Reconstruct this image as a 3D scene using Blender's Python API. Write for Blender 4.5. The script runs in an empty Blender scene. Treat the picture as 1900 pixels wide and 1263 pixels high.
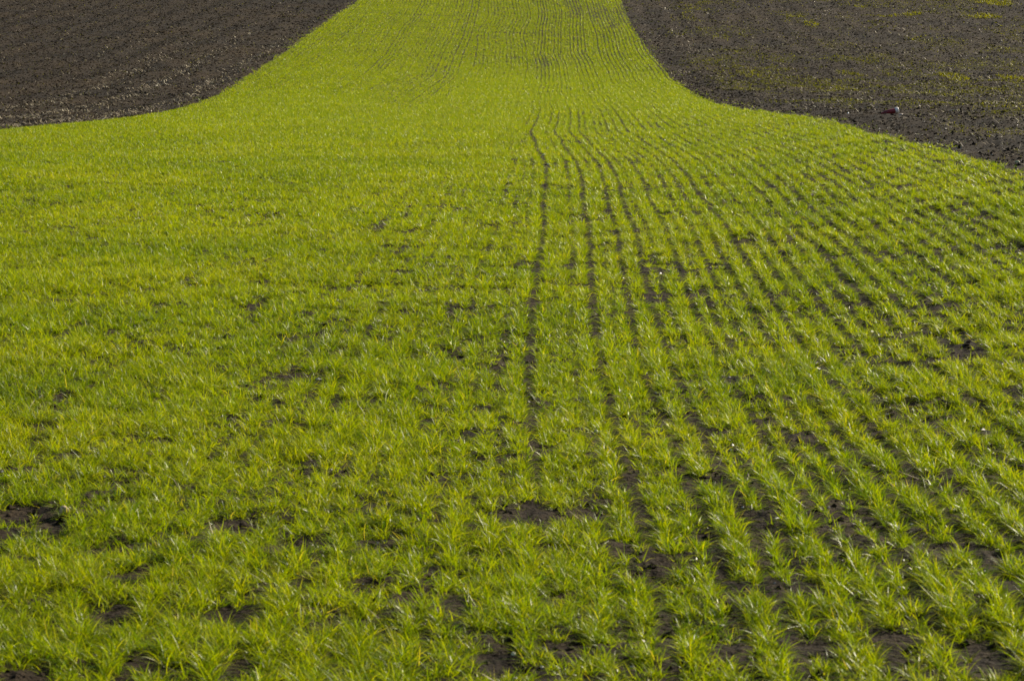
import bpy, math
import numpy as np

# ------------------------------------------------------------------ camera, sky, sun, exposure
C = bpy.data.collections.new("field_scene")
bpy.context.scene.collection.children.link(C)
scene = bpy.context.scene
CAM_H = 1.75
cam_d = bpy.data.cameras.new("camera")
cam = bpy.data.objects.new("camera", cam_d)
C.objects.link(cam)
cam.location = (0, 0, CAM_H)
cam.rotation_euler = (math.radians(90 - 6.69), 0, 0)
cam_d.sensor_width = 36.0
cam_d.lens = 102.07
cam_d.clip_start = 0.1
cam_d.clip_end = 6000
cam_d.dof.use_dof = True
cam_d.dof.focus_distance = 30.0
cam_d.dof.aperture_fstop = 16.0
scene.camera = cam

SUN_EL, SUN_AZ = math.radians(28), math.radians(50)      # azimuth from +Y, positive = to the right
world = bpy.data.worlds.new("World")
scene.world = world
world.use_nodes = True
wn = world.node_tree
sky = wn.nodes.new("ShaderNodeTexSky")
sky.sky_type = 'NISHITA'
sky.sun_disc = False
sky.sun_elevation = SUN_EL
sky.sun_rotation = SUN_AZ
bg = wn.nodes["Background"]
bg.inputs[1].default_value = 0.05
wn.links.new(sky.outputs[0], bg.inputs[0])
sun_d = bpy.data.lights.new("sun", 'SUN')
sun_d.energy = 5.0
sun_d.angle = math.radians(0.5)
sun_d.color = (1.0, 0.90, 0.72)
sun = bpy.data.objects.new("sun", sun_d)
C.objects.link(sun)
from mathutils import Vector
sdir = Vector((math.sin(SUN_AZ) * math.cos(SUN_EL), math.cos(SUN_AZ) * math.cos(SUN_EL), math.sin(SUN_EL)))
sun.rotation_euler = sdir.to_track_quat('Z', 'Y').to_euler()
scene.view_settings.view_transform = 'Standard'
scene.view_settings.look = 'None'
scene.view_settings.exposure = 1.14
scene.view_settings.gamma = 1.0
scene.cycles.max_bounces = 8
scene.cycles.transmission_bounces = 6

# ------------------------------------------------------------------ noise and terrain
rng = np.random.default_rng(11)

def hash2(ix, iy, seed):
    h = (ix.astype(np.int64) * 374761393 + iy.astype(np.int64) * 668265263 + seed * 974711) & 0xFFFFFFFF
    h = ((h ^ (h >> 13)) * 1274126177) & 0xFFFFFFFF
    h = ((h ^ (h >> 16)) * 2246822519) & 0xFFFFFFFF
    return ((h ^ (h >> 15)) & 0xFFFFFF) / float(0xFFFFFF)

def vnoise(x, y, seed=0):                       # value noise, 0..1
    x = np.asarray(x, dtype=np.float64); y = np.asarray(y, dtype=np.float64)
    ix, iy = np.floor(x), np.floor(y)
    fx, fy = x - ix, y - iy
    fx = fx * fx * (3 - 2 * fx); fy = fy * fy * (3 - 2 * fy)
    a, b = hash2(ix, iy, seed), hash2(ix + 1, iy, seed)
    c, d = hash2(ix, iy + 1, seed), hash2(ix + 1, iy + 1, seed)
    return (a * (1 - fx) + b * fx) * (1 - fy) + (c * (1 - fx) + d * fx) * fy

def fbm(x, y, seed=0, octaves=3):
    t, amp, s = 0, 1.0, 0.0
    for k in range(octaves):
        t = t + amp * vnoise(x * 2 ** k, y * 2 ** k, seed + 17 * k)
        s += amp; amp *= 0.5
    return t / s

def sstep(a, b, x):
    t = np.clip((x - a) / (b - a), 0, 1)
    return t * t * (3 - 2 * t)

# height profiles along the field (the drill rows run away from the camera), one each
# for the left edge, the middle and the right edge of the green strip
FAR = [(150, 4.3), (200, 8.5), (300, 13.0), (600, 17.0), (3000, 24.0)]
P_MID = [(-200, 0), (0, 0), (22, .02), (30, .02), (39.6, -.07), (48, -.21), (64, -.39), (75, -.47), (86, -.5), (100, .18), (120, 1.69)] + FAR
P_LFT = [(-200, 0), (0, 0), (30, .02), (41, -.09), (55, -.42), (66, -.48), (73, -.30), (84.6, .1), (100, .72), (120, 1.69)] + FAR
P_RGT = [(-200, .25), (0, .25), (12, .35), (21.7, .48), (36, .25), (51, -.11), (64, -.33), (79, -.36), (99, .22), (126, 1.85)] + FAR
YS = np.concatenate([np.arange(-220, 0, 4.0), np.arange(0, 160, 0.5), np.arange(160, 3100, 10.0)])
def smooth_profile(p):
    px, pz = zip(*p)
    out = np.zeros_like(YS)
    ks = np.linspace(-1, 1, 21); kw = np.exp(-ks ** 2 * 2.2)
    for k, w in zip(ks, kw):
        out += w * np.interp(YS + k * np.clip(YS * 0.12, 2, 8.0), px, pz)
    return out / kw.sum()
T_MID, T_LFT, T_RGT = smooth_profile(P_MID), smooth_profile(P_LFT), smooth_profile(P_RGT)
TILT = 0.00928                                   # the rows run slightly to the right of the view
def ucoord(X, Y): return X - TILT * Y
def height(X, Y):
    u = ucoord(X, Y)
    m, l, r = np.interp(Y, YS, T_MID), np.interp(Y, YS, T_LFT), np.interp(Y, YS, T_RGT)
    wl = sstep(0, 1, np.clip(-u / 9.0, 0, 1)); wr = np.clip((u - 0.1) / 4.2, 0, 1.0)
    wr = wr * wr * (1.6 - .6 * wr)
    return m + (l - m) * wl + (r - m) * wr

# bare, slightly sunken spots in the crop: X, Y, half width, half length
BARE = [
    (-1.66, 9.80, 0.213, 0.284),
    (-1.68, 9.39, 0.111, 0.289),
    (-0.95, 9.55, 0.132, 0.225),
    (-0.47, 9.86, 0.107, 0.248),
    (0.06, 9.69, 0.211, 0.267),
    (0.26, 9.72, 0.096, 0.231),
    (-1.12, 8.03, 0.095, 0.245),
    (-0.82, 8.09, 0.176, 0.187),
    (-1.93, 11.78, 0.279, 0.341),
    (-1.01, 13.33, 0.211, 0.366),
    (-1.25, 7.34, 0.116, 0.213),
    (-1.16, 8.65, 0.068, 0.205),
    (-0.17, 8.24, 0.057, 0.345),
    (-0.30, 8.33, 0.049, 0.259),
    (-0.03, 7.53, 0.089, 0.297),
    (0.16, 7.66, 0.076, 0.227),
    (0.81, 9.39, 0.056, 0.279),
    (0.20, 8.11, 0.048, 0.222),
    (1.24, 7.40, 0.088, 0.322),
    (1.02, 7.67, 0.091, 0.214),
    (0.82, 7.64, 0.091, 0.212),
    (-0.71, 7.42, 0.073, 0.217),
    (1.34, 9.00, 0.089, 0.263),
    (0.88, 8.39, 0.099, 0.206),
    (2.12, 13.40, 0.119, 0.431),
    (2.11, 12.04, 0.083, 0.565),
    (0.56, 7.70, 0.061, 0.230),
    (0.73, 10.40, 0.045, 0.283),
    (-1.55, 12.54, 0.149, 0.313),
    (-0.29, 14.15, 0.084, 0.427),
    (0.38, 8.73, 0.034, 0.259),
    (-0.74, 15.00, 0.059, 0.468),
    (-0.51, 17.42, 0.048, 0.633),
    (-2.92, 26.65, 0.042, 0.638),
    (-2.87, 27.36, 0.043, 0.662),
    (-2.84, 29.16, 0.040, 0.726),
    (-2.55, 26.96, 0.059, 0.553),
    (-2.61, 24.07, 0.043, 0.628),
    (-2.25, 24.13, 0.057, 0.630),
    (-2.00, 23.57, 0.037, 0.535),
    (2.65, 18.13, 0.079, 0.626),
    (2.91, 18.14, 0.072, 0.538),
    (3.22, 19.84, 0.086, 0.569),
    (2.91, 20.44, 0.081, 0.524),
    (2.20, 25.17, 0.070, 0.959),
    (1.94, 21.05, 0.042, 0.652),
    (2.66, 20.46, 0.049, 0.582),
    (0.37, 9.08, 0.045, 0.209),
    (-0.44, 8.53, 0.051, 0.211),
    (-0.68, 9.13, 0.072, 0.211),
    (1.93, 15.69, 0.062, 0.483),
    (0.99, 13.04, 0.046, 0.356),
    (-0.03, 14.08, 0.050, 0.398),
    (-0.91, 19.24, 0.053, 0.453),
    (1.12, 8.22, 0.05, 0.18),
    (1.95, 11.9, 0.05, 0.32),
    (1.19, 8.50, 0.035, 0.14),
    (-1.53, 9.60, 0.07, 0.22),
    (0.35, 11.35, 0.045, 0.45),
    (0.365, 32.6, 0.045, 1.6),
    (0.385, 30.2, 0.045, 1.5),
    (0.004, 7.55, 0.04, 0.18),
    (4.10, 23.7, 0.10, 1.2),
]
def bare(X, Y):
    shape = np.shape(X); X = np.ravel(X); Y = np.ravel(Y)
    t = np.zeros(X.shape)
    for bx, by, rx, ry in BARE:
        f = .52 if by > 10.5 else .78
        rx, ry = rx * f, ry * f
        k = np.flatnonzero((np.abs(X - bx) < 1.4 * rx) & (np.abs(Y - by) < 1.4 * ry))
        if not len(k): continue
        x, y = X[k], Y[k]
        d = ((x - bx) / rx) ** 2 + ((y - by) / ry) ** 2
        t[k] = np.maximum(t[k], 1 - sstep(.3, 1.5, d + 1.1 * (fbm(x * 16, y * 10, 5, 2) - .5)))
    return t.reshape(shape)

# the drill: gaps between rows, u position and how open each gap is
_near = [(-.42, .40), (-.30, .55), (-.19, .35), (-.10, .45), (.03, 1.0), (.14, .12), (.25, .5), (.37, .85), (.475, .3),
         (.575, .7), (.71, .75), (.80, .5), (.94, .6), (1.03, .5), (1.12, .6), (1.24, .62)]
gl = [(-.545 - .125 * k, 0) for k in range(75)][::-1]
gr = [(1.365 + .125 * k, 0) for k in range(30)]
GU = np.array([g[0] for g in gl + _near + gr])
_r = np.random.default_rng(5)
GU[:75] += _r.uniform(-.012, .012, 75); GU[91:] += _r.uniform(-.012, .012, 30)
GO = np.array([g[1] for g in gl + _near + gr], float)
GO[:75] = np.where(GU[:75] > -1.2, _r.uniform(.40, .72, 75), _r.uniform(.15, .5, 75))
GO[91:] = _r.uniform(.45, .8, 30)
GFAR = np.clip(_r.normal(.66, .17, len(GU)), .32, 1)       # openness on the far slope
GFAR[75:110] = np.clip(GFAR[75:110] + .12, 0, 1)
_pass = np.floor((GU + 8) / 2.0)
GFAR *= np.where(np.abs(((GU + .3) % 2.0)) < .14, .25, 1)  # merged rows at the edge of each drill pass

def wobble(u, Y):                                 # how the tractor wandered
    p = np.floor((u + 8.2) / 2.0)
    nearw = np.interp(Y, [9, 13, 18, 22, 27, 31, 35, 41, 48, 58], [.02, .07, .05, .03, -.03, -.035, .05, .13, .06, 0])
    w = nearw * sstep(60, 45, Y) + (.05 + .09 * sstep(45, 70, Y)) * (vnoise(Y / 7.5, p * 3.7, 31) - .5) + .05 * (vnoise(Y / 3.1, p * 5.1, 32) - .5)
    w += .16 * sstep(45, 75, Y) * (vnoise(Y / 8.0, p * 2.3, 33) - .5)
    return w

XE_L, XE_R = -7.6, 3.62
EDGE_R = [(0, 3.9), (23, 3.87), (26, 3.85), (29.5, 3.83), (32.7, 3.76), (35.3, 3.80), (39, 3.94), (41.6, 3.85), (45.8, 3.73), (50.3, 3.54), (55.4, 3.38),
          (63.7, 3.42), (73.6, 3.57), (79.1, 3.60), (89.2, 3.65), (98.7, 3.59), (109.6, 3.43), (121.7, 3.47), (200, 3.6)]
EDGE_L = [(0, -8.0), (41.7, -7.73), (46.3, -7.47), (52.8, -7.25), (58.6, -7.27), (64.3, -7.34), (73.2, -7.55), (85.5, -7.65), (95.1, -7.73), (109.6, -7.69), (118.9, -7.42), (200, -7.4)]
def edge_r(Y):
    a, b = zip(*EDGE_R)
    return np.interp(Y, a, b) + .07 * (vnoise(Y * 3.3, 0 * Y, 43) - .5)
def edge_l(Y):
    a, b = zip(*EDGE_L)
    return np.interp(Y, a, b) + .10 * (vnoise(Y * 2, 0 * Y, 44) - .5)

def crop_density(X, Y):
    """0..1 chance that a plant stands here."""
    u = ucoord(X, Y)
    uw = u + wobble(u, Y)
    k = np.clip(np.searchsorted(GU, uw), 1, len(GU) - 1)
    left = (uw - GU[k - 1]) < (GU[k] - uw)
    g = np.where(left, k - 1, k)
    d = np.abs(uw - GU[g])
    far = sstep(42, 62, Y)
    go = GO[g] * np.where((g == 79) & (Y < 14), .55 + .45 * sstep(11, 14, Y), 1)
    o = go * (1 - far) + .72 * GFAR[g] * far
    patch = fbm(uw * 1.1 + 40, Y / 3.2, 51, 3)                       # opens and closes gaps along the rows
    along = vnoise(g * 7.77, Y / 1.7 + g * 3.618, 52) * .55 + patch * .75
    side = (.25 + .6 * sstep(-2.0, .3, u)) * (1 - far) + far * (.85 + .15 * sstep(-5, 1, u))
    op = np.clip(o * (.25 + .95 * side) * ((.35 + 1.1 * along) * (1 - far) + far * (.75 + .4 * along)) + .55 * (sstep(.60, .78, patch)) * side * (1 - far), 0, 1)
    op = op * (1 - .85 * sstep(25, 31, Y) * (1 - far) * sstep(-.2, -.5, u))
    halfw = .011 + .012 * op - .004 * far
    p = 1 - np.clip(op * 1.35, 0, 1) * (1 - sstep(halfw * .8, halfw * 1.5 + .012, d))
    rowp = .8 + .2 * sstep(.02, .055, d)
    mottled = .62 + .70 * fbm(X * 3.1, Y * 1.6, 53, 2) + .45 * far
    clump = sstep(.28, .54, .55 * vnoise(X * 26, Y * 15, 54) + .45 * vnoise(X * 9, Y * 6, 55))
    clump = 1 - (1 - clump) * (.96 - .92 * far)
    p = p * rowp * np.clip(mottled, 0, 1) * clump
    thin = sstep(.52, .72, fbm(u * .7 + 3, Y * .07, 63, 3)) * far
    p = p * (1 - .45 * thin)
    p = p * (1 - bare(X, Y))
    # thin crossing lines on the far slope, where the drill was lifted
    for yy, ua, ub in ((111.5, -6.0, -2.2), (104.6, -1.9, .1), (93.8, -2.9, -.2), (99.5, -6.4, -4.6), (116.2, -3.6, -.9)):
        p = p * (1 - .75 * sstep(.30, .1, np.abs(Y - yy + .4 * (vnoise(X * .6, 0 * X, 60) - .5))) * sstep(ua - .3, ua + .3, u) * sstep(ub + .3, ub - .3, u)
                 * (.4 + .6 * vnoise(X * 5, Y, 61)))
    rag = .11 * (vnoise(X * 30, Y * 12, 45) - .5)
    inside = (u < edge_r(Y) + rag) & (u > edge_l(Y) + rag)
    p = p * (.45 + .55 * sstep(.0, .22, np.minimum(edge_r(Y) - u, u - edge_l(Y))))
    e = np.maximum(u - edge_r(Y), edge_l(Y) - u)             # a few stray seedlings beyond the last row
    return np.where(inside, p, np.where(e < .5, .05 * sstep(.5, 0, e) * (vnoise(X * 3, Y, 64) > .55), 0))

# ------------------------------------------------------------------ helpers
def tag(o, label=None, cat=None, group=None, kind=None):
    if label: o["label"] = label
    if cat: o["category"] = cat
    if group: o["group"] = group
    if kind: o["kind"] = kind
    return o

def make_mesh(name, verts, loops, sizes, mat, smooth=False, attrs=None):
    me = bpy.data.meshes.new(name)
    nv = len(verts); nf = len(sizes)
    me.vertices.add(nv); me.vertices.foreach_set("co", np.ascontiguousarray(verts, dtype=np.float32).ravel())
    me.loops.add(len(loops)); me.loops.foreach_set("vertex_index", np.ascontiguousarray(loops, dtype=np.int32))
    me.polygons.add(nf)
    starts = np.zeros(nf, dtype=np.int32); starts[1:] = np.cumsum(sizes)[:-1]
    me.polygons.foreach_set("loop_start", starts)
    try: me.polygons.foreach_set("loop_total", np.asarray(sizes, dtype=np.int32))
    except Exception: pass
    me.polygons.foreach_set("use_smooth", np.full(nf, smooth, dtype=bool))
    for an, av in (attrs or {}).items():
        a = me.attributes.new(an, 'FLOAT', 'POINT')
        a.data.foreach_set("value", np.ascontiguousarray(av, dtype=np.float32))
    me.update(calc_edges=True)
    me.materials.append(mat)
    o = bpy.data.objects.new(name, me)
    C.objects.link(o)
    return o

def new_mat(name):
    m = bpy.data.materials.new(name); m.use_nodes = True
    nt = m.node_tree; nt.nodes.clear()
    return m, nt

def N(nt, t, **kw):
    n = nt.nodes.new(t)
    for k, v in kw.items(): setattr(n, k, v)
    return n

def ramp(nt, stops):
    r = N(nt, "ShaderNodeValToRGB"); e = r.color_ramp.elements
    e[0].position, e[0].color = stops[0][0], (*stops[0][1], 1)
    e[1].position, e[1].color = stops[-1][0], (*stops[-1][1], 1)
    for p, c in stops[1:-1]:
        x = e.new(p); x.color = (*c, 1)
    return r

def leaf_material(name, stops, trans_mul=(1.6, 1.6, .2), trans=.45, rough=.38, spec=.12):
    m, nt = new_mat(name)
    at = N(nt, "ShaderNodeAttribute", attribute_name="rnd")
    rp = ramp(nt, stops); nt.links.new(at.outputs["Fac"], rp.inputs[0])
    geo = N(nt, "ShaderNodeNewGeometry")
    no = N(nt, "ShaderNodeTexNoise"); no.inputs["Scale"].default_value = .55; no.inputs["Detail"].default_value = 3
    nt.links.new(geo.outputs["Position"], no.inputs["Vector"])
    mr = N(nt, "ShaderNodeMapRange"); mr.inputs[1].default_value = .3; mr.inputs[2].default_value = .7
    mr.inputs[3].default_value = .93; mr.inputs[4].default_value = 1.07
    nt.links.new(no.outputs["Fac"], mr.inputs[0])
    mul = N(nt, "ShaderNodeVectorMath", operation='SCALE')
    nt.links.new(rp.outputs[0], mul.inputs[0]); nt.links.new(mr.outputs[0], mul.inputs["Scale"])
    pb = N(nt, "ShaderNodeBsdfPrincipled"); nt.links.new(mul.outputs[0], pb.inputs["Base Color"])
    pb.inputs["Roughness"].default_value = rough
    pb.inputs["Specular IOR Level"].default_value = spec
    tm = N(nt, "ShaderNodeVectorMath", operation='MULTIPLY'); nt.links.new(mul.outputs[0], tm.inputs[0])
    tm.inputs[1].default_value = trans_mul
    tr = N(nt, "ShaderNodeBsdfTranslucent"); nt.links.new(tm.outputs[0], tr.inputs["Color"])
    mx = N(nt, "ShaderNodeMixShader"); mx.inputs[0].default_value = trans
    nt.links.new(pb.outputs[0], mx.inputs[1]); nt.links.new(tr.outputs[0], mx.inputs[2])
    out = N(nt, "ShaderNodeOutputMaterial"); nt.links.new(mx.outputs[0], out.inputs[0])
    return m

def blades(px, py, pz, phi, length, lean, droop, width, rnd, segs, twist, curl=None):
    """Build tapered, arching blades. Returns verts, loops, sizes, rnd per vertex."""
    n = len(px)
    ts = np.linspace(0, 1, segs + 1)
    cx, sy = np.cos(phi), np.sin(phi)
    wx, wy = -np.sin(phi + twist), np.cos(phi + twist)
    V = np.empty((n, 2 * segs + 1, 3), dtype=np.float32)
    for i, t in enumerate(ts):
        h = length * (np.sin(lean) * t + .55 * droop * t * t)
        v = length * (np.cos(lean) * t - .42 * droop * t ** 2.3)
        X, Y, Z = px + h * cx, py + h * sy, pz + v
        if curl is not None: X = X - sy * curl * length * t * t; Y = Y + cx * curl * length * t * t
        if i < segs:
            w = .5 * width * (.75 + .6 * t * (1 - t) * 2 if t < .5 else 1.15 * (1 - t) ** .65)
            tz = .35 * w * np.sin(twist)
            V[:, 2 * i] = np.stack([X - wx * w, Y - wy * w, Z - tz], 1)
            V[:, 2 * i + 1] = np.stack([X + wx * w, Y + wy * w, Z + tz], 1)
        else:
            V[:, 2 * i] = np.stack([X, Y, Z], 1)
    base = (np.arange(n) * (2 * segs + 1))[:, None]
    loc = []
    for i in range(segs - 1):
        loc += [2 * i, 2 * i + 1, 2 * i + 3, 2 * i + 2]
    i = segs - 1
    loc += [2 * i, 2 * i + 1, 2 * i + 2]
    L = (base + np.array(loc)[None, :]).ravel()
    S = np.tile(np.array([4] * (segs - 1) + [3], dtype=np.int32), n)
    return V.reshape(-1, 3), L, S, np.repeat(rnd, 2 * segs + 1)

def join_parts(parts):
    off = 0; Vs, Ls, Ss, Rs = [], [], [], []
    for V, L, S, R in parts:
        Vs.append(V); Ls.append(L + off); Ss.append(S); Rs.append(R); off += len(V)
    return np.concatenate(Vs), np.concatenate(Ls), np.concatenate(Ss), np.concatenate(Rs)

def scatter(y0, y1, per_m2, xmin=None, xmax=None, half=.1765 * 1.14, extra=.35):
    """Random points in the strip y0..y1, as wide as the view plus a margin."""
    hw = half * y1 + extra
    a, b = -hw, hw
    if xmin is not None: a = max(a, xmin)
    if xmax is not None: b = min(b, xmax)
    if b <= a: return np.zeros(0), np.zeros(0)
    n = int((b - a) * (y1 - y0) * per_m2)
    X = rng.uniform(a, b, n); Y = rng.uniform(y0, y1, n)
    k = np.abs(X) < half * Y + extra
    return X[k], Y[k]

# ------------------------------------------------------------------ ground
def soil_relief(X, Y):
    u = ucoord(X, Y)
    infield = sstep(.12, -.12, u - edge_r(Y)) * sstep(-.12, .12, u - edge_l(Y))
    near = sstep(45, 15, Y)
    r = .030 * (vnoise(X * 2.3, Y * 2.0, 71) - .5) + .022 * (vnoise(X * 7, Y * 6, 72) - .5)
    rough = .10 * (fbm(X * 1.3, Y * .7, 76, 2) - .5) + .022 * (vnoise(X * 6.5, Y * 4, 73) - .5) + .016 * (vnoise(X * 17, Y * 9, 74) - .5)
    r = r * (1 - .85 * sstep(16, 40, Y)) * infield + rough * (1 - infield) + near * .016 * (vnoise(X * 26, Y * 24, 75) - .5)
    # long low ridges left by the plough on the bare ground, along the strip
    r = r + (1 - infield) * .022 * np.sin(u * 2 * np.pi / 1.15 + 2.0 * vnoise(X * .3, Y * .12, 77)) * (.4 + vnoise(X * .6, Y * .3, 78))
    return r - .006 * bare(X, Y) * infield

def ground_height(X, Y): return height(X, Y) + soil_relief(X, Y)

cj = np.concatenate([-np.geomspace(25, .27, 26)[:-1], np.linspace(-.25, .25, 1150), np.geomspace(.27, 25, 26)[1:]])
yr = [-150, -90, -50, -25, -10, 0, 2.5, 4]
y = 4.0
while y < 150: y *= 1.0026; yr.append(y)
while y < 2800: y *= 1.03; yr.append(y)
yr = np.array(yr)
GX = cj[None, :] * np.maximum(yr, 4)[:, None]
GY = np.repeat(yr[:, None], len(cj), 1)
fade = sstep(260, 150, GY) * (np.abs(cj)[None, :] < .26)
GZ = height(GX, GY) + soil_relief(GX, GY) * fade
nr, nc = GX.shape
idx = np.arange(nr * nc).reshape(nr, nc)
quads = np.stack([idx[:-1, :-1], idx[:-1, 1:], idx[1:, 1:], idx[1:, :-1]], -1).reshape(-1)

m_soil, nt = new_mat("soil")
geo = N(nt, "ShaderNodeNewGeometry")
n1 = N(nt, "ShaderNodeTexNoise"); n1.inputs["Scale"].default_value = 9; n1.inputs["Detail"].default_value = 8; n1.inputs["Roughness"].default_value = .7
n2 = N(nt, "ShaderNodeTexNoise"); n2.inputs["Scale"].default_value = .28; n2.inputs["Detail"].default_value = 5; n2.inputs["Roughness"].default_value = .6
n3 = N(nt, "ShaderNodeTexNoise"); n3.inputs["Scale"].default_value = 55; n3.inputs["Detail"].default_value = 4
for n in (n1, n2, n3): nt.links.new(geo.outputs["Position"], n.inputs["Vector"])
r1 = ramp(nt, [(.28, (.0098, .0067, .0038)), (.50, (.0205, .0143, .0080)), (.72, (.043, .0305, .0165))])
nt.links.new(n1.outputs["Fac"], r1.inputs[0])
r2 = ramp(nt, [(.32, (.72, .76, .86)), (.5, (1, .98, .95)), (.68, (1.32, 1.26, 1.05))])
nt.links.new(n2.outputs["Fac"], r2.inputs[0])
mm = N(nt, "ShaderNodeVectorMath", operation='MULTIPLY'); nt.links.new(r1.outputs[0], mm.inputs[0]); nt.links.new(r2.outputs[0], mm.inputs[1])
pb = N(nt, "ShaderNodeBsdfPrincipled"); nt.links.new(mm.outputs[0], pb.inputs["Base Color"])
pb.inputs["Roughness"].default_value = .95; pb.inputs["Specular IOR Level"].default_value = .08
bp = N(nt, "ShaderNodeBump"); bp.inputs["Strength"].default_value = .9; bp.inputs["Distance"].default_value = .02
nt.links.new(n3.outputs["Fac"], bp.inputs["Height"]); nt.links.new(bp.outputs[0], pb.inputs["Normal"])
out = N(nt, "ShaderNodeOutputMaterial"); nt.links.new(pb.outputs[0], out.inputs[0])
ground = make_mesh("ground", np.stack([GX, GY, GZ], -1).reshape(-1, 3), quads, np.full((nr - 1) * (nc - 1), 4), m_soil, smooth=True)
tag(ground, kind="structure")

# ------------------------------------------------------------------ the young crop
m_grass = leaf_material("young_cereal_leaf",
    [(0, (.040, .092, .008)), (.16, (.085, .135, .004)), (.38, (.138, .192, .002)), (.7, (.225, .252, .002)), (.93, (.30, .30, .004)), (.965, (.36, .30, .06)), (1, (.42, .34, .12))])

def tufts(y0, y1, per_m2, nb, width, segs, hmul):
    X, Y = scatter(y0, y1, per_m2, xmin=TILT * y0 + XE_L - .6, xmax=TILT * y1 + XE_R + .4)
    p = crop_density(X, Y)
    k = rng.random(len(X)) < p
    X, Y, p = X[k], Y[k], p[k]
    n = len(X)
    far = sstep(20, 55, Y)
    vig = .55 + .9 * fbm(X * 2.6, Y * 1.6, 81, 3) + rng.normal(0, .17, n)
    vig = vig * (1 - .7 * far) + .7 * far
    full = np.repeat(rng.uniform(.3, 1.15, n), nb)     # some plants are bigger
    vig *= .78 + .30 * p
    tone = .52 + .9 * (1 - .75 * sstep(25, 60, Y)) * (fbm(X * .9, Y * .7, 82, 3) - .5) * .75 - .03 * sstep(20, 8, Y)
    Z = np.repeat(ground_height(X, Y) - .006, nb)
    X = np.repeat(X, nb); Y = np.repeat(Y, nb); vig = np.repeat(vig, nb); tone = np.repeat(tone, nb)
    keep = rng.random(len(X)) < full
    X, Y, Z, vig, tone = X[keep], Y[keep], Z[keep], vig[keep], tone[keep]
    m = len(X)
    phi = rng.uniform(0, 2 * np.pi, m)
    X = X + rng.normal(0, .005, m); Y = Y + rng.normal(0, .007, m)
    lean = np.abs(rng.normal(.62, .46, m))
    droop = np.clip(rng.normal(.7, .5, m), 0, 1.7)
    length = hmul * .069 * vig * rng.uniform(.45, 1.4, m)
    # a light breeze pushes the tips to the left
    hx = np.cos(phi) * np.sin(lean) - .09; hy = np.sin(phi) * np.sin(lean) + .03
    phi = np.arctan2(hy, hx); lean = np.arcsin(np.clip(np.hypot(hx, hy), 0, .97))
    rnd = np.clip(tone * .55 + rng.normal(.22, .22, m), 0, .94)
    dry = rng.random(m) < .012
    rnd[dry] = rng.uniform(.95, 1, dry.sum())
    return blades(X, Y, Z, phi, length, lean, droop, width * rng.uniform(.7, 1.3, m), rnd, segs, rng.uniform(-1.2, 1.2, m), rng.normal(0, .28, m))

parts = [
    tufts(5.6, 9, 3700, 15, .0029, 4, .80),
    tufts(9, 14, 3500, 14, .0030, 4, .77),
    tufts(14, 22, 2900, 12, .0033, 3, .76),
    tufts(22, 34, 2400, 9, .0040, 3, .72),
    tufts(34, 48, 1500, 8, .0055, 2, .74),
    tufts(48, 66, 1000, 7, .0075, 2, .74),
    tufts(66, 90, 800, 6, .010, 2, .74),
    tufts(90, 150, 600, 5, .013, 2, .74),
]
print("blade parts", [len(p[2]) for p in parts])
V, L, S, R = join_parts(parts)
grass = make_mesh("grass", V, L, S, m_grass, attrs={"rnd": R})
tag(grass, "bright green young cereal grass sown in drilled rows over the field", "grass", kind="stuff")
del parts, V, L, S, R

# ------------------------------------------------------------------ clods, straw, weeds on the bare ground
OCT = np.array([(1, 0, 0), (0, 1, 0), (-1, 0, 0), (0, -1, 0), (0, 0, 1), (0, 0, -1)], float)
OCF = np.array([(0, 1, 4), (1, 2, 4), (2, 3, 4), (3, 0, 4), (1, 0, 5), (2, 1, 5), (3, 2, 5), (0, 3, 5)])
def lumps(X, Y, size, flat=.6):
    n = len(X)
    a = rng.uniform(0, 2 * np.pi, n)
    v = OCT[None] * rng.uniform(.6, 1.3, (n, 6, 1)) + rng.normal(0, .16, (n, 6, 3))
    v = v * size[:, None, None] * np.stack([rng.uniform(.8, 1.5, n), rng.uniform(.7, 1.1, n), flat * rng.uniform(.7, 1.2, n)], 1)[:, None, :]
    x = v[..., 0] * np.cos(a)[:, None] - v[..., 1] * np.sin(a)[:, None]
    yy = v[..., 0] * np.sin(a)[:, None] + v[..., 1] * np.cos(a)[:, None]
    Z = ground_height(X, Y)
    V = np.stack([x + X[:, None], yy + Y[:, None], v[..., 2] + (Z + .25 * size * flat)[:, None]], -1).reshape(-1, 3)
    L = (OCF[None] + (np.arange(n) * 6)[:, None, None]).ravel()
    return V, L, np.full(n * 8, 3, dtype=np.int32), np.repeat(rng.random(n), 6)

def side_points(y0, y1, per, side):
    X, Y = scatter(y0, y1, per)
    u = ucoord(X, Y)
    k = (u > edge_r(Y) + .02) if side > 0 else (u < edge_l(Y) - .02)
    return X[k], Y[k]

cl = []
for y0, y1, per, s in ((18, 40, 170, .010), (40, 60, 130, .012), (60, 90, 90, .015), (90, 150, 50, .019)):
    for sd in (-1, 1):
        X, Y = side_points(y0, y1, per, sd)
        if len(X): cl.append(lumps(X, Y, s * np.minimum(rng.lognormal(0, .45, len(X)), 2.6)))
for y0, y1, per in ((5.6, 16, 130), (16, 40, 60)):
    X, Y = scatter(y0, y1, per)
    k = (ucoord(X, Y) < XE_R) & (rng.random(len(X)) < 1)
    cl.append(lumps(X[k], Y[k], .009 * np.minimum(rng.lognormal(0, .5, k.sum()), 2.2)))
V, L, S, R = join_parts(cl)
clods = make_mesh("soil_clods", V, L, S, m_soil, attrs={"rnd": R})
tag(clods, "dark brown crumbs and clods of soil on the bare ground", "soil", kind="stuff")

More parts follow.
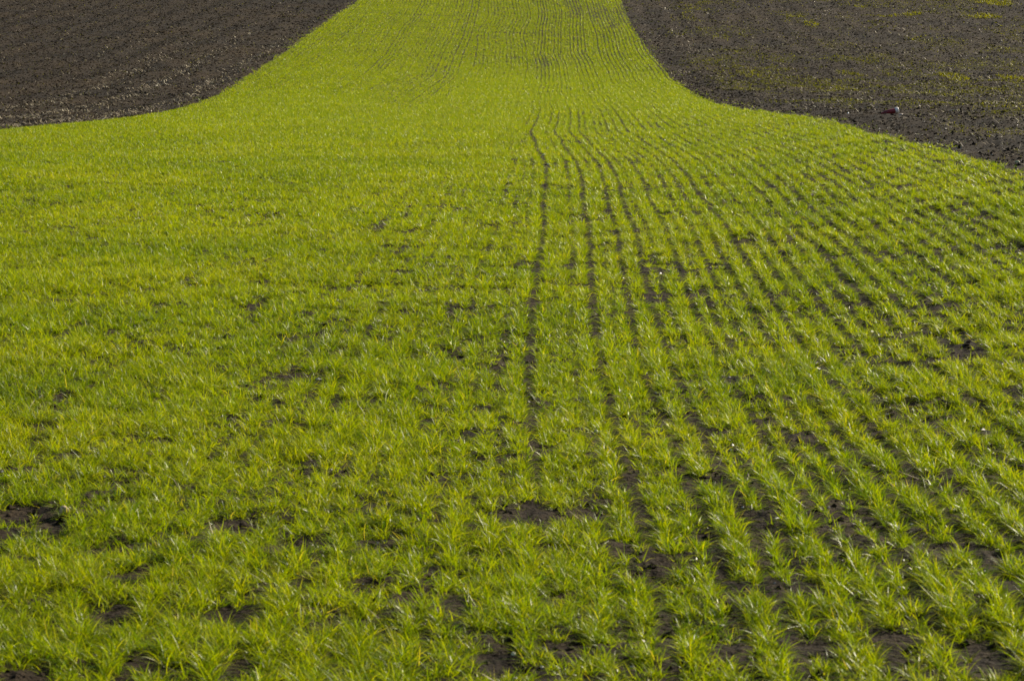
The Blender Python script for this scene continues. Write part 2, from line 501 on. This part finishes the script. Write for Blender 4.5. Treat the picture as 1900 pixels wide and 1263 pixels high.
m_straw, nt = new_mat("dry_straw")
at = N(nt, "ShaderNodeAttribute", attribute_name="rnd")
rp = ramp(nt, [(0, (.10, .075, .04)), (.6, (.22, .17, .09)), (.9, (.34, .28, .16)), (1, (.55, .50, .36))]); nt.links.new(at.outputs["Fac"], rp.inputs[0])
pb = N(nt, "ShaderNodeBsdfPrincipled"); nt.links.new(rp.outputs[0], pb.inputs["Base Color"]); pb.inputs["Roughness"].default_value = .6
out = N(nt, "ShaderNodeOutputMaterial"); nt.links.new(pb.outputs[0], out.inputs[0])

st = []
for y0, y1, per, w, ln in ((18, 40, 60, .005, .07), (40, 70, 40, .009, .08), (70, 100, 30, .013, .09), (100, 150, 14, .016, .10)):
    for sd in (-1, 1):
        X, Y = side_points(y0, y1, per * 6, sd)
        if not len(X): continue
        u = ucoord(X, Y)
        if sd < 0:
            e = edge_l(Y) - u                                  # distance out from the green strip
            band = np.exp(-((e - .55) / .22) ** 2) + .8 * np.exp(-((e - 1.9) / .3) ** 2) + .6 * np.exp(-((e - 3.3) / .3) ** 2)
            band = band * (.2 + 1.2 * vnoise(X * .9, Y * .35, 91)) * sstep(110, 60, Y)
        else:
            band = .12 * sstep(.5, .75, fbm(X * .5, Y * .22, 92, 3))
        k = rng.random(len(X)) < band * .9 + .02
        X, Y = X[k], Y[k]; m = len(X)
        if not m: continue
        st.append(blades(X, Y, ground_height(X, Y) + .004, rng.uniform(0, 6.28, m), ln * rng.uniform(.4, 1.4, m),
                         rng.uniform(.9, 1.5, m), rng.uniform(0, .2, m), 1.6 * w * rng.uniform(.6, 1.3, m), rng.random(m) ** 1.1, 2, rng.uniform(-.5, .5, m)))
X, Y = scatter(5.6, 24, 10); m = len(X)
st.append(blades(X, Y, ground_height(X, Y) + .004, rng.uniform(0, 6.28, m), .07 * rng.uniform(.4, 1.4, m),
                 rng.uniform(.8, 1.4, m), rng.uniform(0, .2, m), .004 * rng.uniform(.6, 1.3, m), rng.random(m), 2, rng.uniform(-.5, .5, m)))
V, L, S, R = join_parts(st)
straw = make_mesh("straw", V, L, S, m_straw, attrs={"rnd": R})
tag(straw, "dry straw and stubble pieces scattered over the bare soil", "straw", kind="stuff")

m_weed = leaf_material("weed_leaf", [(0, (.045, .054, .008)), (.5, (.085, .085, .010)), (.80, (.14, .13, .012)), (1, (.22, .22, .015))], trans=.4, spec=.03)
# greener patches among the weeds on the right-hand field: X, Y, half width, half depth, strength
PATCH = [
    (20.11, 122.52, 0.86, 1.96, 0.90),
    (20.17, 120.84, 0.67, 1.35, 0.80),
    (18.38, 113.23, 0.74, 1.57, 0.90),
    (15.67, 114.82, 0.47, 0.97, 0.80),
    (14.49, 113.85, 1.06, 0.79, 0.50),
    (14.77, 113.53, 0.30, 0.94, 0.60),
    (14.36, 119.83, 0.33, 0.68, 0.60),
    (11.14, 108.71, 0.24, 1.74, 0.80),
    (6.89, 113.85, 0.30, 4.44, 0.35),
    (11.91, 79.01, 0.32, 2.61, 0.85),
    (13.32, 76.63, 0.28, 3.37, 0.70),
    (9.29, 79.72, 0.37, 2.14, 0.50),
    (6.50, 79.01, 0.29, 2.22, 0.40),
    (11.03, 113.85, 0.42, 1.27, 0.40),
    (7.60, 121.18, 0.67, 1.35, 0.30),
    (7.59, 67.27, 0.75, 2.38, 0.30),
    (9.10, 63.85, 0.71, 2.61, 0.30),
]
wd = []
for y0, y1, per, w, ln, nb in ((20, 45, 150, .006, .035, 3), (45, 70, 110, .009, .04, 3), (70, 100, 80, .013, .045, 3), (100, 150, 45, .018, .05, 3)):
    X, Y = side_points(y0, y1, per, 1)
    u = ucoord(X, Y)
    f = fbm(X * .55 + 9, Y * .20, 95, 4)
    pr = .10 + .85 * sstep(.42, .62, f)
    e = u - edge_r(Y)
    pr *= .12 + .88 * sstep(.5, 1.9, e + 1.0 * (vnoise(X, Y * .3, 96) - .5))
    gp = np.zeros(len(X))
    for bx, by, rx, ry, sgt in PATCH:
        gp = np.maximum(gp, sgt * sstep(1.3, .5, ((X - bx) / rx) ** 2 + ((Y - by) / ry) ** 2 + .8 * (vnoise(X * 2, Y, 97) - .5)))
    k = rng.random(len(X)) < np.maximum(pr * .75, 1.3 * gp)
    X, Y, gp = X[k], Y[k], gp[k]
    X = np.repeat(X, nb) + rng.normal(0, .012, len(X) * nb); Y = np.repeat(Y, nb) + rng.normal(0, .012, len(Y) * nb); gp = np.repeat(gp, nb)
    m = len(X)
    wd.append(blades(X, Y, ground_height(X, Y), rng.uniform(0, 6.28, m), ln * rng.uniform(.5, 1.5, m) * (1 + 1.5 * gp),
                     rng.uniform(.3, 1.3, m), rng.uniform(0, .8, m), w * rng.uniform(.7, 1.3, m) * (1 + .4 * gp), np.clip(rng.random(m) * (1 - .6 * gp) + .6 * gp, 0, 1), 2, rng.uniform(-.9, .9, m)))
    # sparse weeds on the left field
    X, Y = side_points(y0, y1, per * .10, -1); m = len(X)
    if m: wd.append(blades(X, Y, ground_height(X, Y), rng.uniform(0, 6.28, m), ln * rng.uniform(.5, 1.2, m),
                     rng.uniform(.3, 1.3, m), rng.uniform(0, .8, m), w * rng.uniform(.7, 1.3, m), rng.random(m), 2, rng.uniform(-.9, .9, m)))
V, L, S, R = join_parts(wd)
weeds = make_mesh("weeds", V, L, S, m_weed, attrs={"rnd": R})
tag(weeds, "low olive green weeds sprouting in patches on the dark soil", "weeds", kind="stuff")

m_peb, nt = new_mat("pebble")
at = N(nt, "ShaderNodeAttribute", attribute_name="rnd")
rp = ramp(nt, [(0, (.12, .10, .08)), (.6, (.30, .27, .23)), (1, (.65, .62, .56))]); nt.links.new(at.outputs["Fac"], rp.inputs[0])
pb = N(nt, "ShaderNodeBsdfPrincipled"); nt.links.new(rp.outputs[0], pb.inputs["Base Color"]); pb.inputs["Roughness"].default_value = .45
out = N(nt, "ShaderNodeOutputMaterial"); nt.links.new(pb.outputs[0], out.inputs[0])
pe = []
for y0, y1, per, s in ((5.6, 12, 26, .005), (12, 35, 16, .006), (35, 70, .5, .008)):
    X, Y = scatter(y0, y1, per)
    pe.append(lumps(X, Y, s * np.minimum(rng.lognormal(0, .4, len(X)), 1.9), .7))
V, L, S, R = join_parts(pe)
peb = make_mesh("pebbles", V, L, S, m_peb, attrs={"rnd": R})
tag(peb, "small pale pebbles lying scattered between the rows", "pebbles", kind="stuff")

# ------------------------------------------------------------------ single things lying on the field
import bmesh
def plain(name, col, rough=.5, col2=None, scale=60):
    m, nt = new_mat(name)
    pb = N(nt, "ShaderNodeBsdfPrincipled"); pb.inputs["Roughness"].default_value = rough
    no = N(nt, "ShaderNodeTexNoise"); no.inputs["Scale"].default_value = scale; no.inputs["Detail"].default_value = 5
    tc = N(nt, "ShaderNodeTexCoord"); nt.links.new(tc.outputs["Object"], no.inputs["Vector"])
    rp = ramp(nt, [(.35, col2 or tuple(c * .6 for c in col)), (.6, col)])
    nt.links.new(no.outputs["Fac"], rp.inputs[0]); nt.links.new(rp.outputs[0], pb.inputs["Base Color"])
    out = N(nt, "ShaderNodeOutputMaterial"); nt.links.new(pb.outputs[0], out.inputs[0])
    return m

def stone(name, x, y, sx, sy, sz, col, label, seed, cat="stone", rot=0, up=0.0):
    r = np.random.default_rng(seed)
    bm = bmesh.new()
    bmesh.ops.create_icosphere(bm, subdivisions=3, radius=1)
    planes = [Vector(p).normalized() for p in r.normal(0, 1, (7, 3))]
    cut = r.uniform(.55, .85, 7)
    for v in bm.verts:                                   # knapped, faceted outline
        for p, c in zip(planes, cut):
            d = v.co.dot(p)
            if d > c: v.co -= p * (d - c) * .85
        v.co *= 1 + .10 * (vnoise(v.co.x * 3 + seed, v.co.y * 3 + v.co.z * 2, seed) - .5)
        v.co = Vector((v.co.x * sx, v.co.y * sy, v.co.z * sz))
    me = bpy.data.meshes.new(name); bm.to_mesh(me); bm.free()
    me.polygons.foreach_set("use_smooth", np.ones(len(me.polygons), dtype=bool))
    me.materials.append(plain(name + "_surface", col, .45))
    o = bpy.data.objects.new(name, me); C.objects.link(o)
    o.location = (x, y, float(ground_height(np.array([x]), np.array([y]))[0]) + sz * .45 + up)
    o.rotation_euler = (r.uniform(-.2, .2), r.uniform(-.2, .2), rot)
    return tag(o, label, cat)

WHITE, CREAM, PINKISH = (.72, .70, .64), (.62, .55, .36), (.50, .36, .28)
stone("stone", -1.53, 9.78, .022, .014, .020, PINKISH, "pinkish brown wedge shaped stone on bare soil at the left edge of the crop", 1)
stone("stone", 1.955, 12.20, .012, .009, .010, (.8, .84, .86), "bluish white shard glinting between tufts near the right side of the crop", 2)
stone("stone", .340, 11.60, .009, .008, .009, (.66, .62, .45), "cream half of two touching white stones in a furrow", 3)
stone("stone", .358, 11.63, .010, .008, .010, WHITE, "whiter half of two touching pale stones in a furrow", 4)
stone("stone", .362, 33.2, .022, .016, .014, WHITE, "flat white flint at the far end of the widest bare furrow", 5)
stone("stone", .385, 30.9, .014, .012, .014, WHITE, "small round white flint just nearer than the flat flint in the widest furrow", 6)
stone("stone", 1.138, 8.36, .015, .010, .008, (.58, .54, .46), "grey white oblong stone among tufts in the near right crop", 7, rot=-.4)
stone("stone", 1.20, 8.63, .011, .009, .010, CREAM, "cream yellow lump of stone behind the grey white oblong stone", 8)
stone("stone", .004, 7.64, .0065, .006, .0065, (.75, .70, .52), "tiny round cream pebble on the bare patch at the bottom of the field", 9, cat="pebble")
stone("stone", 4.665, 40.4, .014, .012, .016, (.75, .76, .80), "small bright white stone on dark soil touching the crop edge left of the red bottle", 10)
stone("stone", 5.13, 38.4, .034, .020, .014, (.50, .40, .33), "pale pinkish oblong stone on dark soil nearer than the red bottle", 11, rot=.2)
stone("stone", 4.24, 24.35, .026, .016, .014, (.50, .50, .26), "yellowish flat stone where the crop edge leaves the picture at right", 12)

def obj_from_bm(name, bm, mat, parent=None, smooth=True):
    me = bpy.data.meshes.new(name); bm.to_mesh(me); bm.free()
    me.polygons.foreach_set("use_smooth", np.full(len(me.polygons), smooth, dtype=bool))
    me.materials.append(mat)
    o = bpy.data.objects.new(name, me); C.objects.link(o)
    if parent: o.parent = parent
    return o

def lathe(profile, seg=28, dent=0.0):
    """profile: (x along the axis, radius) pairs."""
    bm = bmesh.new(); rings = []
    for x, r in profile:
        ring = []
        for k in range(seg):
            a = 2 * math.pi * k / seg
            rr = r * (1 - dent * max(0, math.cos(a - 1.2)) ** 2 * math.exp(-((x - .02) / .05) ** 2))
            ring.append(bm.verts.new((x, rr * math.cos(a), rr * math.sin(a))))
        rings.append(ring)
    for a, b in zip(rings[:-1], rings[1:]):
        for k in range(seg): bm.faces.new((a[k], a[(k + 1) % seg], b[(k + 1) % seg], b[k]))
    bm.faces.new(rings[0][::-1]); bm.faces.new(rings[-1])
    return bm

bx, by = 5.19, 40.0
bottle = bpy.data.objects.new("plastic_bottle", None); C.objects.link(bottle)
bottle.location = (bx, by, float(ground_height(np.array([bx]), np.array([by]))[0]) + .062)
bottle.rotation_euler = (0, math.radians(-11), math.radians(8))
bottle.scale = (.95, .95, .95)
tag(bottle, "crushed dark red plastic bottle with white end lying on the dark soil", "bottle")
obj_from_bm("body", lathe([(-.13, .004), (-.125, .012), (-.09, .020), (-.05, .033), (-.01, .040), (.05, .041), (.075, .038), (.085, .030)], dent=.35),
            plain("red_plastic", (.22, .012, .016), .38, (.12, .008, .010), 20), bottle)
cap = obj_from_bm("cap", lathe([(.082, .030), (.086, .040), (.092, .043), (.124, .043), (.130, .040), (.131, .032), (.118, .028)]),
            plain("white_plastic", (.80, .76, .70), .4, (.66, .60, .54), 30), bottle)

X = np.full(1, 7.10); Y = np.full(1, 46.8)
bm = bmesh.new(); prev = None
pts = [(-.075, .012), (-.045, .024), (0, .030), (.045, .026), (.075, .014)]
for i, (px_, pz_) in enumerate(pts):
    w = .006 * (1 - .3 * abs(i - 2) / 2)
    ring = [bm.verts.new((px_, w * math.cos(a), pz_ + w * math.sin(a))) for a in np.linspace(0, 2 * math.pi, 8, endpoint=False)]
    if prev:
        for k in range(8): bm.faces.new((prev[k], prev[(k + 1) % 8], ring[(k + 1) % 8], ring[k]))
    else: bm.faces.new(ring[::-1])
    prev = ring
bm.faces.new(prev)
stalk = obj_from_bm("dry_stalk", bm, plain("bleached_stalk", (.55, .50, .38), .6))
stalk.location = (7.10, 46.8, float(ground_height(X, Y)[0]) + .012)
tag(stalk, "bleached arched straw stalk on the dark soil to the right of the red bottle", "stalk")
print("objects built")
